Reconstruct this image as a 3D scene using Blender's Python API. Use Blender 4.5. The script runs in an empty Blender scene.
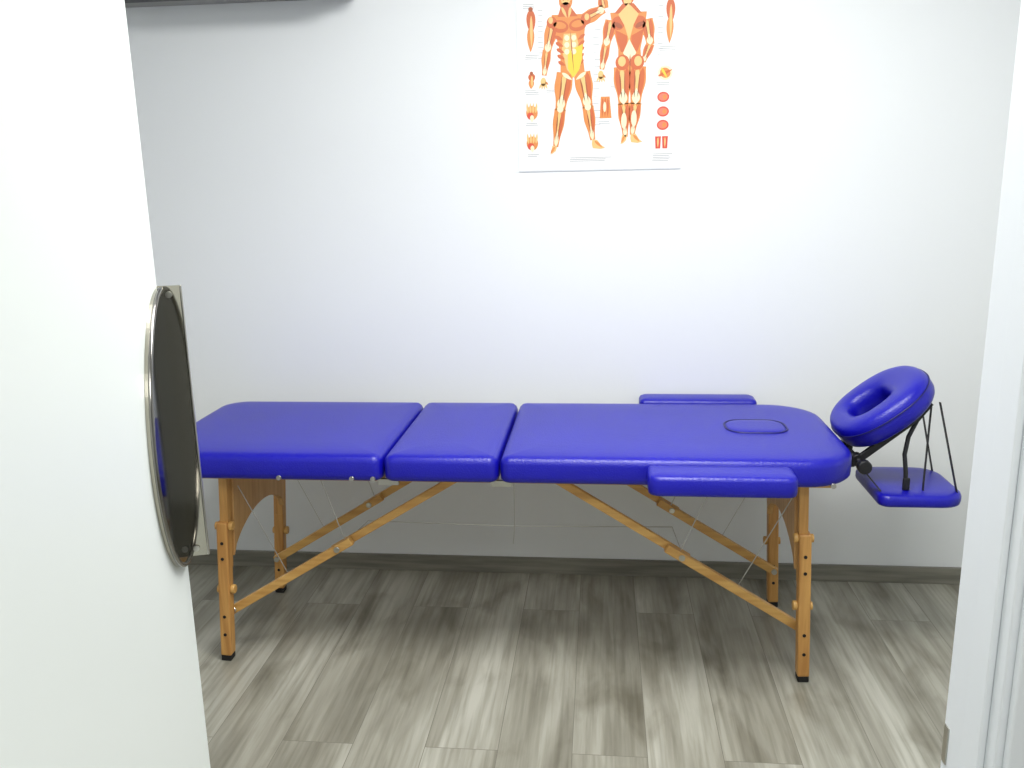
import bpy, bmesh, math, random
from mathutils import Vector, Matrix
random.seed(4)
S=bpy.context.scene
S.view_settings.view_transform='Standard'
S.view_settings.look='None'
COL=S.collection

# ---------------------------------------------------------------- camera
F=870.0;H=1.42;P=math.radians(13.1);R=0.020;YAW=math.radians(6)
cam=bpy.data.cameras.new("camera");co=bpy.data.objects.new("camera",cam);COL.objects.link(co)
cam.sensor_width=36;cam.lens=F/1024*36;cam.clip_start=0.02
M=Matrix.Rotation(YAW,3,'Z')@Matrix.Rotation(math.pi/2-P,3,'X')@Matrix.Rotation(-R,3,'Z')
co.matrix_world=Matrix.Translation((0,0,H))@M.to_4x4()
S.camera=co

# ---------------------------------------------------------------- helpers
def lin(r,g,b):
    f=lambda c:(c/255/12.92) if c/255<=.04045 else ((c/255+.055)/1.055)**2.4
    return (f(r),f(g),f(b),1)
def mat(name,rgb,rough=.5,metal=0,bump=None,spec=None,var=0,varscale=3,coat=0):
    m=bpy.data.materials.new(name);m.use_nodes=True;nt=m.node_tree;b=nt.nodes['Principled BSDF']
    c=lin(*rgb);b.inputs['Base Color'].default_value=c
    b.inputs['Roughness'].default_value=rough;b.inputs['Metallic'].default_value=metal
    if spec is not None:b.inputs['Specular IOR Level'].default_value=spec
    if coat:b.inputs['Coat Weight'].default_value=coat;b.inputs['Coat Roughness'].default_value=.15
    tc=nt.nodes.new('ShaderNodeTexCoord')
    if var:
        n=nt.nodes.new('ShaderNodeTexNoise');n.inputs['Scale'].default_value=varscale;n.inputs['Detail'].default_value=4
        nt.links.new(tc.outputs['Object'],n.inputs['Vector'])
        r=nt.nodes.new('ShaderNodeValToRGB')
        r.color_ramp.elements[0].position=.3;r.color_ramp.elements[1].position=.7
        r.color_ramp.elements[0].color=tuple(x*(1-var) for x in c[:3])+(1,)
        r.color_ramp.elements[1].color=tuple(min(1,x*(1+var)) for x in c[:3])+(1,)
        nt.links.new(n.outputs['Fac'],r.inputs['Fac']);nt.links.new(r.outputs['Color'],b.inputs['Base Color'])
    if bump:
        kind,sc,st=bump
        if kind=='v':
            t=nt.nodes.new('ShaderNodeTexVoronoi');o=t.outputs['Distance']
        else:
            t=nt.nodes.new('ShaderNodeTexNoise');o=t.outputs['Fac'];t.inputs['Detail'].default_value=6
        t.inputs['Scale'].default_value=sc
        nt.links.new(tc.outputs['Object'],t.inputs['Vector'])
        bp=nt.nodes.new('ShaderNodeBump');bp.inputs['Strength'].default_value=st;bp.inputs['Distance'].default_value=.002
        nt.links.new(o,bp.inputs['Height']);nt.links.new(bp.outputs['Normal'],b.inputs['Normal'])
    return m
def wood(name,light,dark,axis='X'):
    m=bpy.data.materials.new(name);m.use_nodes=True;nt=m.node_tree;b=nt.nodes['Principled BSDF']
    tc=nt.nodes.new('ShaderNodeTexCoord');mp=nt.nodes.new('ShaderNodeMapping')
    s={'X':(2,30,30),'Z':(30,30,2)}[axis];mp.inputs['Scale'].default_value=s
    n=nt.nodes.new('ShaderNodeTexNoise');n.inputs['Scale'].default_value=2;n.inputs['Detail'].default_value=5
    r=nt.nodes.new('ShaderNodeValToRGB');r.color_ramp.elements[0].color=lin(*dark);r.color_ramp.elements[1].color=lin(*light)
    r.color_ramp.elements[0].position=.35;r.color_ramp.elements[1].position=.65
    nt.links.new(tc.outputs['Object'],mp.inputs['Vector']);nt.links.new(mp.outputs['Vector'],n.inputs['Vector'])
    nt.links.new(n.outputs['Fac'],r.inputs['Fac']);nt.links.new(r.outputs['Color'],b.inputs['Base Color'])
    b.inputs['Roughness'].default_value=.4
    return m
def finish(bm,name,m,parent=None,smooth=False,bevel=0,mods=None):
    bmesh.ops.recalc_face_normals(bm,faces=bm.faces)
    me=bpy.data.meshes.new(name);bm.to_mesh(me);bm.free()
    o=bpy.data.objects.new(name,me);COL.objects.link(o)
    if m:me.materials.append(m)
    if smooth:
        for p in me.polygons:p.use_smooth=True
    if bevel:
        md=o.modifiers.new('bevel','BEVEL');md.width=bevel;md.segments=3;md.limit_method='ANGLE'
    if parent:o.parent=parent
    return o
def empty(name):
    o=bpy.data.objects.new(name,None);COL.objects.link(o);o.empty_display_size=.1;return o
def box(name,x0,x1,y0,y1,z0,z1,m,parent=None,bevel=0):
    bm=bmesh.new();v=[bm.verts.new((x,y,z)) for z in(z0,z1) for x,y in((x0,y0),(x1,y0),(x1,y1),(x0,y1))]
    bm.faces.new(v[:4]);bm.faces.new(v[4:])
    for i in range(4):bm.faces.new((v[i],v[(i+1)%4],v[4+(i+1)%4],v[4+i]))
    return finish(bm,name,m,parent,bevel=bevel)
def rr(x0,x1,y0,y1,radii,inset,n=8):
    """rounded rectangle, radii order: (x0,y0),(x1,y0),(x1,y1),(x0,y1)"""
    x0+=inset;x1-=inset;y0+=inset;y1-=inset
    pts=[]
    for (cx,cy,sx,sy,a0),r in zip(((x0,y0,1,1,180),(x1,y0,-1,1,270),(x1,y1,-1,-1,0),(x0,y1,1,-1,90)),radii):
        r=max(r-inset,.003)
        for i in range(n+1):
            a=math.radians(a0+90*i/n)
            pts.append((cx+sx*r+r*math.cos(a),cy+sy*r+r*math.sin(a)))
    return pts
def rrsolid(name,x0,x1,y0,y1,radii,profile,m,parent=None):
    bm=bmesh.new();rings=[]
    for ins,z in profile:
        rings.append([bm.verts.new((x,y,z)) for x,y in rr(x0,x1,y0,y1,radii,ins)])
    for a,b in zip(rings,rings[1:]):
        n=len(a)
        for i in range(n):bm.faces.new((a[i],a[(i+1)%n],b[(i+1)%n],b[i]))
    bm.faces.new(rings[0][::-1]);bm.faces.new(rings[-1])
    return finish(bm,name,m,parent,smooth=True)
def bar(name,p0,p1,w,h,m,parent=None,bevel=.003,up=(0,0,1),ext=0):
    """rectangular bar from p0 to p1; w across (horizontal side), h along 'up' side"""
    p0=Vector(p0);p1=Vector(p1);d=(p1-p0).normalized();p0=p0-d*ext;p1=p1+d*ext
    s=d.cross(Vector(up));
    if s.length<1e-4:s=Vector((1,0,0))
    s.normalize();u=s.cross(d).normalized()
    bm=bmesh.new();v=[]
    for p in(p0,p1):
        for a,b in((-1,-1),(1,-1),(1,1),(-1,1)):v.append(bm.verts.new(p+s*a*w/2+u*b*h/2))
    bm.faces.new(v[:4]);bm.faces.new(v[4:])
    for i in range(4):bm.faces.new((v[i],v[(i+1)%4],v[4+(i+1)%4],v[4+i]))
    return finish(bm,name,m,parent,bevel=bevel)
def cyl(name,p0,p1,r,m,parent=None,n=20,r2=None,bevel=0):
    p0=Vector(p0);p1=Vector(p1);d=p1-p0
    bm=bmesh.new();bmesh.ops.create_cone(bm,cap_ends=True,segments=n,radius1=r,radius2=r if r2 is None else r2,depth=d.length)
    bmesh.ops.transform(bm,matrix=Matrix.Translation((p0+p1)/2)@d.to_track_quat('Z','Y').to_matrix().to_4x4(),verts=bm.verts)
    o=finish(bm,name,m,parent,bevel=bevel)
    for p in o.data.polygons:p.use_smooth=len(p.vertices)==4
    return o
def tube(name,pts,r,m,parent=None,cyclic=False):
    c=bpy.data.curves.new(name,'CURVE');c.dimensions='3D';c.bevel_depth=r;c.bevel_resolution=3;c.use_fill_caps=True
    s=c.splines.new('POLY');s.points.add(len(pts)-1)
    for q,p in zip(s.points,pts):q.co=(*p,1)
    s.use_cyclic_u=cyclic;c.materials.append(m)
    o=bpy.data.objects.new(name,c);COL.objects.link(o)
    if parent:o.parent=parent
    return o

# ---------------------------------------------------------------- materials
WALL=mat('painted_wall',(228,231,231),.75,bump=('n',60,.12))
CEIL=mat('ceiling_paint',(235,235,235),.9)
DOORM=mat('door_lacquer',(228,233,229),.45,bump=('n',15,.03))
JAMB=mat('jamb_paint',(232,236,240),.5)
VINYL=mat('blue_vinyl',(12,9,156),.34,bump=('v',230,.28),var=.06,varscale=6)
VINYLD=mat('blue_vinyl_welt',(8,6,92),.4)
BEECH=wood('beech_wood',(214,170,98),(190,142,76),'X')
BEECHZ=wood('beech_wood_legs',(206,156,88),(178,126,66),'Z')
PLY=wood('beech_plywood',(204,162,106),(184,138,84),'Z')
BLACK=mat('black_plastic',(18,18,22),.45)
RUB=mat('rubber',(20,18,16),.8)
STEEL=mat('brushed_steel',(190,188,180),.28,1,var=.08,varscale=20)
CHROME=mat('chrome',(132,130,126),.18,1)
GLASS=mat('dark_mirror_glass',(12,15,18),.07,0,spec=.08)
PLATE=mat('polished_plate',(170,166,154),.07,1)
CABLE=mat('cable',(190,190,185),.35,.6)

# floor material ------------------------------------------------
def floor_mat(name):
    m=bpy.data.materials.new(name);m.use_nodes=True;nt=m.node_tree;b=nt.nodes['Principled BSDF'];L=nt.links.new
    tc=nt.nodes.new('ShaderNodeTexCoord')
    mp=nt.nodes.new('ShaderNodeMapping');mp.inputs['Rotation'].default_value=(0,0,math.radians(90));mp.inputs['Location'].default_value=(.3,.07,0)
    L(tc.outputs['Object'],mp.inputs['Vector'])
    br=nt.nodes.new('ShaderNodeTexBrick');br.offset=.37;br.offset_frequency=2
    br.inputs['Color1'].default_value=(0,0,0,1);br.inputs['Color2'].default_value=(1,1,1,1);br.inputs['Mortar'].default_value=(.5,.5,.5,1)
    br.inputs['Scale'].default_value=1;br.inputs['Mortar Size'].default_value=.0009;br.inputs['Mortar Smooth'].default_value=.3
    br.inputs['Brick Width'].default_value=1.2;br.inputs['Row Height'].default_value=.19;br.inputs['Bias'].default_value=0
    L(mp.outputs['Vector'],br.inputs['Vector'])
    mul=nt.nodes.new('ShaderNodeVectorMath');mul.operation='SCALE';mul.inputs['Scale'].default_value=7.3
    L(br.outputs['Color'],mul.inputs[0])
    add=nt.nodes.new('ShaderNodeVectorMath');add.operation='ADD'
    L(tc.outputs['Object'],add.inputs[0]);L(mul.outputs[0],add.inputs[1])
    def noise(scale,det,dist):
        m2=nt.nodes.new('ShaderNodeMapping');m2.inputs['Scale'].default_value=scale;L(add.outputs[0],m2.inputs['Vector'])
        g=nt.nodes.new('ShaderNodeTexNoise');g.inputs['Scale'].default_value=1;g.inputs['Detail'].default_value=det;g.inputs['Distortion'].default_value=dist
        L(m2.outputs[0],g.inputs['Vector']);return g
    def ramp(src,stops):
        r=nt.nodes.new('ShaderNodeValToRGB');e=r.color_ramp.elements
        e[0].position,e[0].color=stops[0];e[1].position,e[1].color=stops[-1]
        for p_,c_ in stops[1:-1]:
            q=e.new(p_);q.color=c_
        L(src,r.inputs['Fac']);return r.outputs['Color']
    def mul_(a,b_,f=1):
        mx=nt.nodes.new('ShaderNodeMix');mx.data_type='RGBA';mx.blend_type='MULTIPLY';mx.inputs['Factor'].default_value=f
        L(a,mx.inputs['A']);L(b_,mx.inputs['B']);return mx.outputs['Result']
    g=noise((70,3,1),7,.3)
    k=noise((10,1.5,1),6,.5)
    d=noise((8,3.4,1),6,.5)
    base=ramp(k.outputs['Fac'],[(.30,lin(128,125,112)),(.5,lin(158,156,143)),(.70,lin(182,181,169))])
    c=mul_(base,ramp(g.outputs['Fac'],[(.32,(.62,.61,.57,1)),(.58,(1,1,1,1))]),.75)
    c=mul_(c,ramp(d.outputs['Fac'],[(.30,(.58,.56,.51,1)),(.47,(1,1,1,1))]),.75)
    c=mul_(c,ramp(br.outputs['Color'],[(0,(.90,.895,.88,1)),(1,(1.03,1.03,1.03,1))]),1)
    mx3=nt.nodes.new('ShaderNodeMix');mx3.data_type='RGBA'
    L(br.outputs['Fac'],mx3.inputs['Factor']);L(c,mx3.inputs['A']);mx3.inputs['B'].default_value=lin(108,104,93)
    L(mx3.outputs['Result'],b.inputs['Base Color']);b.inputs['Roughness'].default_value=.36
    bp=nt.nodes.new('ShaderNodeBump');bp.inputs['Strength'].default_value=.12;bp.inputs['Distance'].default_value=.002
    L(g.outputs['Fac'],bp.inputs['Height']);L(bp.outputs['Normal'],b.inputs['Normal'])
    return m
FLOOR=floor_mat('grey_laminate_floor')
BASE=wood('grey_skirting',(136,134,122),(112,110,100),'X')

# ---------------------------------------------------------------- room
YW=2.99;XL=-2.1;XR=2.0;ZC=2.5;YF0=.88;YF1=1.0
box('floor',XL-.1,XR+.1,-1.6,YW+.1,-.06,0,FLOOR)
box('wall_back',XL-.1,XR+.1,YW,YW+.1,0,ZC,WALL)
box('wall_left',XL-.1,XL,-1.6,YW,0,ZC,WALL)
box('wall_right',XR,XR+.1,-1.6,YW,0,ZC,WALL)
box('wall_corridor',XL-.1,XR+.1,-1.7,-1.6,0,ZC,WALL)
box('ceiling',XL-.1,XR+.1,-1.7,YW+.1,ZC,ZC+.06,CEIL)
box('baseboard_back',XL,XR,YW-.012,YW,0,.062,BASE,bevel=.002)
box('baseboard_left',XL,XL+.012,YF1,YW-.012,0,.062,BASE)
box('baseboard_right',XR-.012,XR,YF1,YW-.012,0,.062,BASE)
XJ=.424
box('wall_front_right',XJ+.02,XR,YF0,YF1,0,ZC,WALL)
box('wall_front_left',XL,-.66,YF0,YF1,0,ZC,WALL)
box('wall_front_lintel',-.66,XJ+.02,YF0,YF1,2.12,ZC,WALL)
jb=empty('door_frame')
box('jamb_right',XJ,XJ+.02,YF0-.01,YF1,0,2.1,JAMB,jb,bevel=.002)
box('jamb_left',-.66,-.64,YF0-.01,YF1,0,2.1,JAMB,jb)
box('jamb_head',-.66,XJ+.02,YF0-.01,YF1,2.1,2.12,JAMB,jb)
box('casing_right',XJ+.008,XJ+.08,YF0-.022,YF0-.01,0,2.17,JAMB,jb,bevel=.003)
box('door_stop',XJ-.008,XJ,YF0+.01,YF0+.055,0,2.1,JAMB,jb,bevel=.002)
box('strike_plate',XJ-.0015,XJ+.001,YF1-.016,YF1-.004,.71,.76,STEEL,jb)

# ---------------------------------------------------------------- door with half-round pull handle on its edge
E=Vector((-.541,1.0145,0));ba=math.radians(19.2)
dd=Vector((-math.sin(ba),math.cos(ba),0));nn=Vector((math.cos(ba),math.sin(ba),0))
door=empty('door_1')
def dp(u,n,z):return E+dd*u+nn*n+Vector((0,0,z))
def dbox(name,u0,u1,n0,n1,z0,z1,m,bevel=0):
    bm=bmesh.new();v=[bm.verts.new(dp(u,n,z)) for z in(z0,z1) for u,n in((u0,n0),(u1,n0),(u1,n1),(u0,n1))]
    bm.faces.new(v[:4]);bm.faces.new(v[4:])
    for i in range(4):bm.faces.new((v[i],v[(i+1)%4],v[4+(i+1)%4],v[4+i]))
    return finish(bm,name,m,door,bevel=bevel)
dbox('door_leaf',-.82,0,-.04,0,.008,2.09,DOORM,.002)
zc=1.126;rd=.177
def halfdisc(name,r,n0,n1,m,u=0):
    bm=bmesh.new();N=64
    pts=[(u-r*math.sin(math.pi*i/N),zc+r*math.cos(math.pi*i/N)) for i in range(N+1)]
    A=[bm.verts.new(dp(a,n0,z)) for a,z in pts];B=[bm.verts.new(dp(a,n1,z)) for a,z in pts]
    bm.faces.new(A);bm.faces.new(B)
    for i in range(len(pts)):
        j=(i+1)%len(pts);bm.faces.new((A[i],A[j],B[j],B[i]))
    return finish(bm,name,m,door)
halfdisc('handle_backplate',rd,.0003,.004,PLATE)
halfdisc('handle_dark_glass',rd-.006,.004,.006,GLASS)
tube('handle_rim',[dp(-(rd-.003)*math.sin(math.pi*i/64),.0055,zc+(rd-.003)*math.cos(math.pi*i/64)) for i in range(65)],.0032,CHROME,door)
dbox('handle_pull_fin',-.0015,.0015,-.002,.027,zc-rd-.001,zc+rd+.001,PLATE,.0006)
dbox('handle_fin_lip',-.0025,.004,.026,.0285,zc-rd-.001,zc+rd+.001,STEEL,.001)
for i,s in enumerate((1,-1)):
    cyl('plate_screw_%d'%(i+1),dp(-.0014,.013,zc+s*(rd-.010)),dp(-.004,.013,zc+s*(rd-.010)),.004,STEEL,door)

# ---------------------------------------------------------------- massage table
T=empty('massage_table')
ZT=.688;Y0=2.245;Y1=2.870;ZB=.612
prof=[(.03,ZB),(.008,ZB+.002),(.001,ZB+.009),(0,ZB+.02),(0,ZT-.022),(.004,ZT-.011),(.013,ZT-.003),(.03,ZT),(.06,ZT+.002),(.12,ZT+.003)]
rrsolid('pad_foot',-1.310,-.606,Y0,Y1,(.11,.03,.03,.09),prof,VINYL,T)
rrsolid('pad_middle',-.602,-.280,Y0,Y1,(.03,.03,.03,.03),prof,VINYL,T)
rrsolid('pad_head',-.276,.690,Y0,Y1,(.03,.15,.16,.03),prof,VINYL,T)
for nm,a,b in(('foot',-1.25,-.62),('middle',-.59,-.29),('head',-.262,.63)):
    box('frame_'+nm,a,b,Y0+.07,Y1-.07,.590,ZB+.001,BEECH,T,bevel=.003)
rrsolid('face_hole_plug',.375,.545,2.50,2.635,(.05,)*4,[(.004,ZT-.005),(0,ZT+.002),(.002,ZT+.005),(.008,ZT+.007),(.03,ZT+.008)],VINYL,T)
pp=rr(.371,.549,2.496,2.639,(.054,)*4,0)
tube('plug_welt',[(x,y,ZT+.003) for x,y in pp],.0035,VINYLD,T,True)
ap=lambda z,h:[(.012,z),(.002,z+.004),(0,z+.012),(0,z+h-.012),(.004,z+h-.004),(.014,z+h),(.04,z+h+.001)]
rrsolid('armrest_near',.122,.500,2.134,2.242,(.03,.03,.02,.02),ap(.622,.056),VINYL,T)
rrsolid('armrest_far',.13,.52,2.875,2.975,(.02,.02,.03,.03),ap(.644,.050),VINYL,T)
for x in(.20,.42):
    bar('armrest_bracket',(x,2.20,.606),(x,2.34,.606),.03,.008,BLACK,T)
    bar('armrest_bracket_far',(x,2.80,.606),(x,2.93,.640),.03,.008,BLACK,T)
def leg(nm,xt,xf,yt,yf,side):
    top=Vector((xt,yt,.60));ft=Vector((xf,yf,0))
    at=lambda z:ft+(top-ft)*(z/.60)
    bar('leg_upper_'+nm,at(.30),at(.60),.026,.030,BEECHZ,T,up=(0,1,0))
    o=Vector((side*.004,-.006 if yf<2.5 else .006,0))
    bar('leg_lower_'+nm,at(.018)+o,at(.455)+o,.034,.036,BEECHZ,T,bevel=.005,up=(0,1,0))
    bar('foot_'+nm,at(.0)+o,at(.02)+o,.032,.034,RUB,T,bevel=.004,up=(0,1,0))
    for z in(.09,.15,.34,.39):
        c=at(z)+o;cyl('hole_'+nm,c+Vector((0,-.0195,0)),c+Vector((0,-.017,0)),.005,RUB,T,n=12)
    for z in(.235,.44):
        c=at(z)+o;cyl('knob_'+nm,c+Vector((-side*.017,0,0)),c+Vector((-side*.030,0,0)),.014,BEECH,T,n=16,bevel=.003)
        c=at(z)+o;cyl('collar_'+nm,c+Vector((side*.017,0,0)),c+Vector((side*.024,0,0)),.012,BEECH,T,n=16)
YFt,YFf=2.33,2.335;YBt,YBf=2.78,2.777
leg('front_left',-1.10,-1.140,YFt,YFf,-1);leg('front_right',.553,.578,YFt,YFf,1)
leg('rear_left',-1.10,-1.140,YBt,YBf,-1);leg('rear_right',.553,.578,YBt,YBf,1)
def yoke(nm,x,slope):
    bm=bmesh.new();ya,yb=YFf+.012,YBf-.012;n=28
    low=[]
    for i in range(n+1):
        t=i/n;y=yb+(ya-yb)*t;low.append((y,.335+.095*(math.sin(math.pi*t)**.55)))
    pts=[(ya,.598),(yb,.598)]+low
    th=.009
    A=[bm.verts.new((x+slope*(.6-z)-th,y,z)) for y,z in pts];B=[bm.verts.new((x+slope*(.6-z)+th,y,z)) for y,z in pts]
    bm.faces.new(A);bm.faces.new(B)
    for i in range(len(pts)):
        j=(i+1)%len(pts);bm.faces.new((A[i],A[j],B[j],B[i]))
    finish(bm,'yoke_'+nm,PLY,T,bevel=.002)
yoke('left',-1.09,-.067);yoke('right',.543,.042)
def brace(nm,leg_p,top_p):
    a=Vector(leg_p);b=Vector(top_p);m=a+(b-a)*.47
    off=Vector((0,.011,0))
    bar('brace_lower_'+nm,a,m+(b-a)*.05,.020,.026,BEECH,T,ext=.01)
    bar('brace_upper_'+nm,m+off*1.9-(b-a)*.03,b+off*1.9,.016,.024,BEECH,T)
    cyl('brace_bolt_'+nm,m+Vector((0,-.014,0)),m+Vector((0,.03,0)),.009,STEEL,T,n=14)
    cyl('brace_pin_'+nm,a+Vector((0,-.016,0)),a+Vector((0,.016,0)),.009,STEEL,T,n=14)
for tag,y in(('front',2.365),('rear',2.735)):
    brace(tag+'_left',(-1.125,y,.150),(-.40,y,.592))
    brace(tag+'_right',(.570,y,.150),(-.147,y,.592))
for y in(2.37,2.73):
    tube('cable_left',[(-.84,y+.02,.598),(-.76,y,.375)],.0016,CABLE,T)
    tube('cable_left_b',[(-.95,y+.02,.25),(-1.08,y,.55)],.0014,CABLE,T)
    tube('cable_right',[(.33,y+.02,.598),(.23,y,.375)],.0016,CABLE,T)
    tube('cable_right_b',[(.40,y+.02,.26),(.54,y,.55)],.0014,CABLE,T)
tube('cable_mid',[(-.76,2.385,.375),(-.74,2.55,.372),(-.268,2.55,.364),(.22,2.55,.372),(.23,2.385,.375)],.0014,CABLE,T)
tube('cable_drop',[(-.268,2.55,.595),(-.268,2.55,.364),(-.275,2.56,.30)],.0013,CABLE,T)
for x in(-.69,-.90,-.63,.61):
    cyl('latch',(x,Y0+.002,.622),(x,Y0-.005,.622),.007,STEEL,T,n=14)
for x in(-.604,-.278):
    box('hinge_plate',x-.03,x+.03,Y0+.06,Y0+.072,.583,.600,STEEL,T)

# ---------------------------------------------------------------- face cradle
C=empty('face_cradle')
th=math.radians(38);YC=2.590
cc=Vector((.816,YC,.747))
Rm=Matrix.Rotation(-th,3,'Y')
def cpt(x,y,z):return cc+Rm@Vector((x,y,z))
bm=bmesh.new();NU=72;NV=24;rings=[]
def outl(a):
    e=.8
    return math.copysign(abs(math.cos(a))**e,math.cos(a)),math.copysign(abs(math.sin(a))**e,math.sin(a))
def rwf(a):return .047+.011*math.cos(a)
for i in range(NU):
    a=2*math.pi*i/NU
    cx,sy=outl(a)
    base=Vector((.104*cx,.112*sy,0));out=Vector((math.cos(a),math.sin(a),0))
    rw=rwf(a)
    ring=[]
    for j in range(NV):
        b=2*math.pi*j/NV
        q=base+out*(rw*math.copysign(abs(math.cos(b))**.7,math.cos(b)))+Vector((0,0,.043*math.copysign(abs(math.sin(b))**.7,math.sin(b))))
        ring.append(bm.verts.new(cc+Rm@q))
    rings.append(ring)
for i in range(NU):
    for j in range(NV):
        A,B=rings[i],rings[(i+1)%NU];bm.faces.new((A[j],B[j],B[(j+1)%NV],A[(j+1)%NV]))
finish(bm,'face_pillow',VINYL,C,smooth=True)
wp=[]
for i in range(72):
    a=2*math.pi*i/72;cx,sy=outl(a);rw=rwf(a)+.0005
    wp.append(cpt(.104*cx+math.cos(a)*rw,.112*sy+math.sin(a)*rw,.012))
tube('pillow_welt',wp,.002,VINYLD,C,True)
bm=bmesh.new();n=48;o1=[]
for k_,z in((0,-.053),(1,-.041)):
    o1.append([[bm.verts.new(cpt(math.cos(2*math.pi*i/n)*r+.01,math.sin(2*math.pi*i/n)*r,z)) for i in range(n)] for r in(.065,.125)])
for i in range(n):
    j=(i+1)%n
    bm.faces.new((o1[0][0][i],o1[0][0][j],o1[0][1][j],o1[0][1][i]));bm.faces.new((o1[1][0][i],o1[1][0][j],o1[1][1][j],o1[1][1][i]))
    bm.faces.new((o1[0][0][i],o1[0][0][j],o1[1][0][j],o1[1][0][i]));bm.faces.new((o1[0][1][i],o1[0][1][j],o1[1][1][j],o1[1][1][i]))
finish(bm,'cradle_plate',BLACK,C)
for s,y in(('near',2.50),('far',2.63)):
    bar('cradle_rod_'+s,(.631,y,.600),(.735,y,.600),.014,.016,BLACK,C)
    q=cpt(.03,y-YC,-.055);kk=Vector((.742,y,.612))
    bar('cradle_arm_'+s,kk,q,.012,.022,BLACK,C,ext=.006)
    cyl('cradle_pivot_'+s,(.742,y-.016,.614),(.742,y+.016,.614),.018,BLACK,C)
cyl('cradle_crossbar',(.742,2.44,.614),(.742,2.65,.614),.009,BLACK,C)
cyl('cradle_knob',(.742,2.42,.614),(.742,2.445,.614),.020,BLACK,C,bevel=.004)
y=2.50
tube('cradle_bracket',[tuple(cpt(.115,y-YC,-.045)),(.895,y-.01,.735),(.872,y-.02,.69),(.862,y-.03,.64),(.866,y-.04,.59),(.868,y-.045,.540)],.0065,BLACK,C)
bar('bracket_tab',(.868,y-.045,.575),(.868,y-.045,.538),.020,.008,BLACK,C,up=(0,1,0))
SH=rrsolid('arm_shelf',.785,1.025,2.405,2.68,(.03,.07,.07,.03),ap(.500,.037),VINYL,C)
for s,y in(('near',2.45),('far',2.64)):
    bar('strap_outer_'+s,cpt(.130,(y-YC)*.9,-.040),(1.008,y,.528),.003,.010,BLACK,C,bevel=0,up=(0,1,0))
    bar('shelf_strap_'+s,(.742,y*.5+2.56*.5,.605),(.80,y,.534),.004,.012,BLACK,C,bevel=0,up=(0,1,0))
bar('strap_inner',cpt(.115,-.09,-.045),(.915,2.455,.534),.003,.008,BLACK,C,bevel=0,up=(0,1,0))

# ---------------------------------------------------------------- poster
PO=empty('anatomy_poster')
PX0,PX1,PZ0,PZ1=-.275,.257,1.450,2.16
PY=YW-.0015
PAPER=mat('poster_paper',(232,231,228),.35)
box('poster_sheet',PX0,PX1,PY-.001,PY,PZ0,PZ1,PAPER,PO)
box('poster_rail',PX0,PX1,PY-.0013,PY-.001,PZ0,PZ0+.004,mat('poster_edge',(204,207,210),.4),PO)
k=.00322
def W(u,v,l):return (PX0+(u-519)*k, PY-.0012-.00012*l, PZ0+(170.5-v)*k)
inks={}
for n_,c in dict(red=(196,96,48),org=(214,134,66),lt=(232,186,118),cream=(238,222,184),yel=(226,196,58),dk=(160,82,46),gry=(120,120,124),txt=(160,162,166),pink=(226,120,96),scar=(206,74,54)).items():
    inks[n_]=(mat('ink_'+n_,c,.5),bmesh.new())
def poly(c,pts,l):
    bm=inks[c][1];bm.faces.new([bm.verts.new(W(u,v,l)) for u,v in pts])
def ell(c,x,y,rx,ry,l,ang=0,n=18):
    ca,sa=math.cos(ang),math.sin(ang)
    poly(c,[(x+rx*math.cos(t)*ca-ry*math.sin(t)*sa,y+rx*math.cos(t)*sa+ry*math.sin(t)*ca) for t in [i*2*math.pi/n for i in range(n)]],l)
def spindle(c,p0,p1,r,l,skew=.4,n=10):
    (x0,y0),(x1,y1)=p0,p1;L=math.hypot(x1-x0,y1-y0) or 1;dx,dy=(x1-x0)/L,(y1-y0)/L
    A=[];B=[]
    for i in range(n+1):
        t=i/n;w=r*(math.sin(math.pi*t**(math.log(.5)/math.log(skew)))**.8 if 0<t<1 else 0.08)
        A.append((x0+dx*L*t-dy*w,y0+dy*L*t+dx*w));B.append((x0+dx*L*t+dy*w,y0+dy*L*t-dx*w))
    poly(c,A+B[::-1],l)
def limb(p0,p1,r0,r1,l,belly=.38,back=False):
    (x0,y0),(x1,y1)=p0,p1;L=math.hypot(x1-x0,y1-y0);dx,dy=(x1-x0)/L,(y1-y0)/L;nx,ny=-dy,dx
    A=[];B=[];n=14
    for i in range(n+1):
        t=i/n;w=r0+(r1-r0)*t+ .22*r0*math.sin(math.pi*min(1,t/.8))**2*(1 if t<.8 else 0)
        A.append((x0+dx*L*t+nx*w,y0+dy*L*t+ny*w));B.append((x0+dx*L*t-nx*w,y0+dy*L*t-ny*w))
    poly('org',A+B[::-1],l)
    for s,c in((-.62,'red'),(.02,'lt'),(.62,'org' if not back else 'red')):
        spindle(c,(x0+nx*s*r0+dx*L*.03,y0+ny*s*r0+dy*L*.03),(x1+nx*s*r1-dx*L*.1,y1+ny*s*r1-dy*L*.1),r0*.34,l+1,belly)
    for s in(-.3,.34):
        spindle('dk',(x0+nx*s*r0+dx*L*.1,y0+ny*s*r0+dy*L*.1),(x1+nx*s*r1-dx*L*.15,y1+ny*s*r1-dy*L*.15),r0*.08,l+2,.5)
    spindle('cream',(x0+dx*L*.58,y0+dy*L*.58),(x1,y1),r1*.8,l+2,.6)
def foot(x,y,s,l):
    poly('lt',[(x-2.5,y-3),(x+2.5,y-3),(x+3+s*3,y+2),(x+2+s*8,y+5),(x-2+s*7,y+6),(x-3+s*1,y+5),(x-3,y+1)],l)
    spindle('org',(x,y-2),(x+s*7,y+4.5),1.3,l+1)
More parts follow.
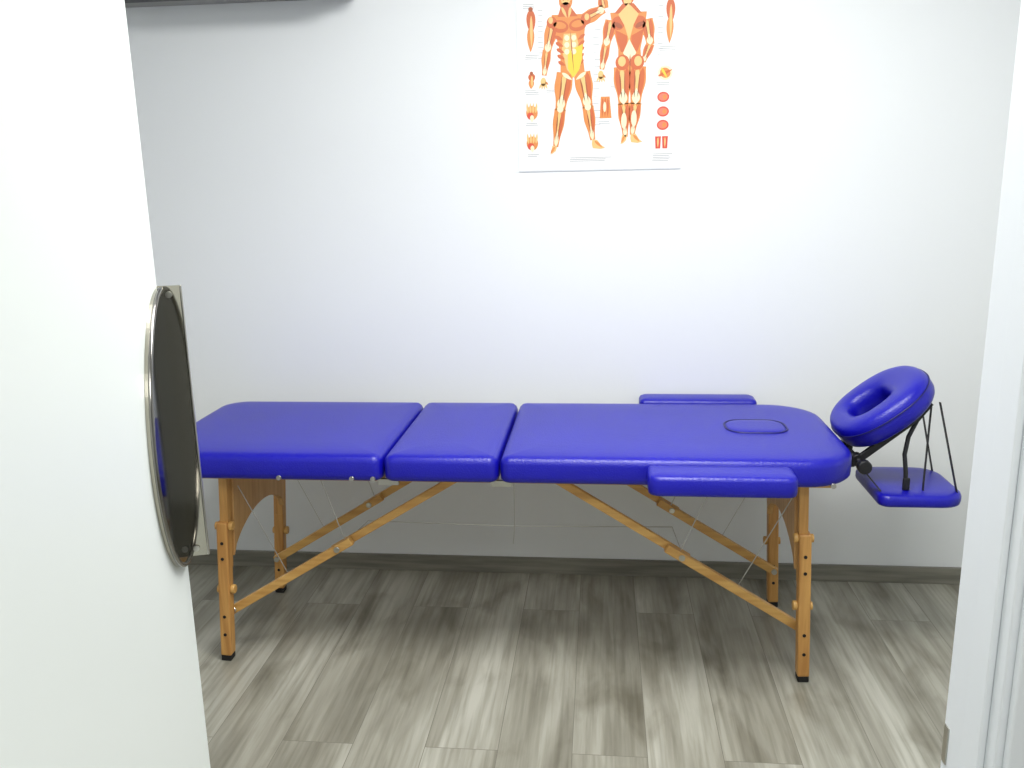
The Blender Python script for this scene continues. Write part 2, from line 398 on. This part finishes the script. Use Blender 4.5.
def hand(x,y,d,l):
    ell('lt',x,y,2.8,4,l)
    for i,a in enumerate((-.5,-.18,.12,.42)):
        aa=math.pi/2*d+a*(-d)
        spindle('lt',(x+i*1.1-1.6,y+d*1.5),(x+i*1.1-1.6+math.cos(aa)*6,y+d*1.5+math.sin(aa)*6.2),.85,l)
    spindle('org',(x+2,y),(x+5,y+d*3),1,l)
def torso(cx,y0,y1,ws,ww,wh,l,lean):
    n=16;A=[];B=[]
    for i in range(n+1):
        t=i/n
        w=ws+(ww-ws)*(t/.62)**1.2 if t<.62 else ww+(wh-ww)*((t-.62)/.38)
        x=cx+lean*t;y=y0+(y1-y0)*t
        A.append((x-w,y));B.append((x+w,y))
    poly('org',A+B[::-1],l)
torso(571,19,78,17,11,12.5,2,4)
limb((555,27),(549,54),5.8,3.9,3);limb((549,52),(546,76),4.4,2.4,4);hand(545,82,1,5)
limb((587,24),(606,15),5.8,4.2,3);limb((606,15),(603,1),4.6,3.2,2)
ell('lt',602,-1,4.2,4,5)
for i in range(4):spindle('org',(599+i*1.9,-4),(599.5+i*1.9,1),.9,6)
limb((567,74),(562,110),8.4,5.0,4);limb((562,109),(557,146),5.8,2.6,4);foot(556,148,-.6,6)
limb((584,74),(590,108),8.4,5.0,4);limb((590,107),(595,140),5.8,2.6,4);foot(597,143,1.1,6)
ell('org',568,6,6.8,9.5,3);ell('red',568,12,5,4.5,4);ell('lt',568,4,4.8,6.5,4);ell('dk',565.8,5,1.2,.9,5);ell('dk',570.4,5,1.2,.9,5);ell('dk',568,11,2.2,.7,5);ell('dk',568,-2,6.2,3.4,5)
poly('red',[(563,12),(573,12),(580,21),(560,21)],3)
spindle('lt',(564,12),(569,22),1.4,5);spindle('lt',(573,12),(571,22),1.4,5)
ell('red',562,30,8.8,6,5,.15);ell('red',580,29,8.8,6,5,-.15);ell('org',562,29,6.5,3.3,6,.2);ell('org',580,28,6.5,3.3,6,-.2)
ell('red',554,26,5,5.6,6);ell('red',588,24,5,5.6,6);ell('lt',553,24,2.3,3.2,7);ell('lt',589,22,2.3,3.2,7)
poly('lt',[(566,37),(578,37),(582,52),(582,70),(576,79),(569,71),(564,52)],5)
poly('yel',[(570,54),(585,47),(584,62),(581,72),(575,79),(570,70)],6)
for i,yy in enumerate((41,47.5,54)):
    ell('cream',569.0,yy,2.5,2.7,7);ell('cream',576,yy,2.5,2.7,7)
for i in range(5):
    spindle('red',(557+i*.8,39+i*6),(565+i*.6,43+i*6),1.8,6);spindle('red',(587-i*.3,38+i*6),(580,43+i*6),1.6,5)
spindle('dk',(572.5,35),(576,74),.5,8)
spindle('cream',(564,74),(574,81),1.8,7);spindle('cream',(588,74),(578,81),1.8,7)
ell('cream',562,109,3.2,3.4,7);ell('cream',590,107.5,3.2,3.4,7)
torso(630,19,74,18,11,12,2,2)
limb((613,26),(608,50),5.8,3.9,3,back=True);limb((608,49),(604,72),4.3,2.4,4,back=True);hand(603,77,1,5)
limb((648,26),(652,50),5.8,3.9,3,back=True);limb((652,49),(645,66),4.3,2.4,1,back=True)
limb((624,70),(626,106),8.2,5.0,3,back=True);limb((626,105),(628,138),6,2.4,3,.3,back=True);foot(627,139,-.4,5)
limb((640,70),(638,106),8.2,5.0,3,back=True);limb((638,105),(635,136),6,2.4,3,.3,back=True);foot(636,138,.9,5)
ell('red',629,4,6.8,9,3);ell('lt',629,8,4,5.5,4);ell('org',629,-1,6,5,5)
poly('red',[(624,11),(635,11),(643,20),(616,20)],4)
poly('lt',[(630,11),(640,21),(635,31),(631,46),(626,31),(620,21)],5)
ell('red',620,29,6.6,6.4,4,.3);ell('red',641,29,6.6,6.4,4,-.3);ell('dk',620,31,4.4,2.2,6,.5);ell('dk',641,31,4.4,2.2,6,-.5)
poly('red',[(617,35),(629,41),(629,56),(623,56),(619,46)],4);poly('red',[(645,35),(633,41),(633,56),(639,56),(643,46)],4)
poly('cream',[(631,44),(638,57),(632,68),(625,57)],6)
ell('red',624.5,66,7,7.4,7);ell('red',639,66,7,7.4,7);ell('lt',624,65,3.8,4.8,8);ell('lt',640,65,3.8,4.8,8);spindle('dk',(632,58),(632,76),.6,9)
ell('cream',626.5,122,2.8,8,6);ell('cream',636.5,120,2.8,8,6)
def mini(x,y,h,w,l=2):
    spindle('red',(x,y-h/2),(x+.6,y+h*.1),w,l);spindle('org',(x,y-h*.1),(x-.5,y+h/2),w*.8,l+1)
    spindle('lt',(x+.5,y-h*.35),(x+.5,y+h*.4),w*.3,l+2);ell('dk',x,y-h/2,w*.5,w*.5,l+1)
mini(533,33,40,4.6);mini(671,28,42,4.4);mini(533,81,15,3.5)
for x,y in((533,112),(533,142)):
    ell('org',x,y,6,7,2);ell('scar',x-1.5,y+3,3.4,3.5,3)
    for i in range(4):spindle('lt',(x-4+i*2.6,y),(x-5+i*3.4,y-10),1.1,4)
    spindle('cream',(x,y+2),(x,y+9),2,4)
ell('cream',667,77,7.5,7,2);ell('org',667,77,5.4,4.8,3,.5);spindle('red',(660,80),(674,74),1.6,4);spindle('yel',(663,72),(669,82),1.2,5)
for y in(100,114,127):
    ell('scar',665.5,y,6,5,2);ell('pink',665.5,y,4.6,3.6,3);ell('org',667,y,2,2.4,4)
for x in(661,668):poly('scar',[(x-3,138),(x+3,138),(x+2.4,150),(x-2.4,150)],2);spindle('lt',(x,139),(x,149),.8,3)
poly('org',[(603,98),(612,98),(614,119),(602,119)],2)
for i in range(3):spindle('red',(605+i*2.6,99),(604.5+i*2.8,118),1.1,3)
ell('cream',607,108,1.5,5,4)
def line(u,v,w,c='txt',h=.55):poly(c,[(u,v),(u+w,v),(u+w,v+h),(u,v+h)],1)
for (u,v,w,nl) in((525,8,14,3),(526,56,15,3),(526,90,14,3),(526,122,14,2),(527,153,12,2),(571,157,46,3),(655,155,20,3),(660,52,18,3),(658,86,16,2),(548,90,10,2),(612,88,8,2),(600,122,14,2),(655,160,18,2)):
    for i in range(nl):line(u+random.random()*1.5,v+i*1.7,w*(.75+.25*random.random()))
for v in range(14,60,5):line(540,v,5);line(659,v,5)
for v in range(34,130,7):line(595+random.random()*2,v,6)
for n_,(m_,bm_) in inks.items():
    finish(bm_,'print_'+n_,m_,PO)
tt=bpy.data.curves.new('title','FONT');tt.body='MUSCULAR SYSTEM';tt.size=.036;tt.align_x='CENTER'
to=bpy.data.objects.new('poster_title',tt);COL.objects.link(to);to.location=((PX0+PX1)/2,PY-.0016,PZ1-.055);to.rotation_euler=(math.pi/2,0,0);tt.materials.append(inks['gry'][0]);to.parent=PO

# ---------------------------------------------------------------- wall air conditioner (top left)
AC=empty('air_conditioner')
ACM=mat('ac_plastic',(140,140,134),.5)
bm=bmesh.new();dz=.058
pf=[(YW,1.955),(YW-.10,1.95),(YW-.17,1.975),(YW-.20,2.03),(YW-.205,2.20),(YW-.18,2.235),(YW,2.24)]
A=[bm.verts.new((-1.62,y,z+dz)) for y,z in pf];B=[bm.verts.new((-.80,y,z+dz)) for y,z in pf]
bm.faces.new(A);bm.faces.new(B)
for i in range(len(pf)):
    j=(i+1)%len(pf);bm.faces.new((A[i],A[j],B[j],B[i]))
finish(bm,'ac_body',ACM,AC,bevel=.006)
box('ac_louvre',-1.56,-.86,YW-.165,YW-.11,1.948+dz,1.956+dz,BLACK,AC)

# ---------------------------------------------------------------- lights
def area(name,loc,sx,sy,e,rgb=(1,1,1)):
    l=bpy.data.lights.new(name,'AREA');l.shape='RECTANGLE';l.size=sx;l.size_y=sy;l.energy=e;l.color=rgb
    o=bpy.data.objects.new(name,l);COL.objects.link(o);o.location=loc;return o
area('ceiling_lamp',(.1,1.6,ZC-.03),1.3,.7,55,(1,1,.985))
area('corridor_lamp',(.3,-.2,ZC-.03),1.0,.6,25,(1,1,.97))
w=bpy.data.worlds.new('world');S.world=w;w.use_nodes=True
w.node_tree.nodes['Background'].inputs[0].default_value=(.9,.95,1,1);w.node_tree.nodes['Background'].inputs[1].default_value=.3
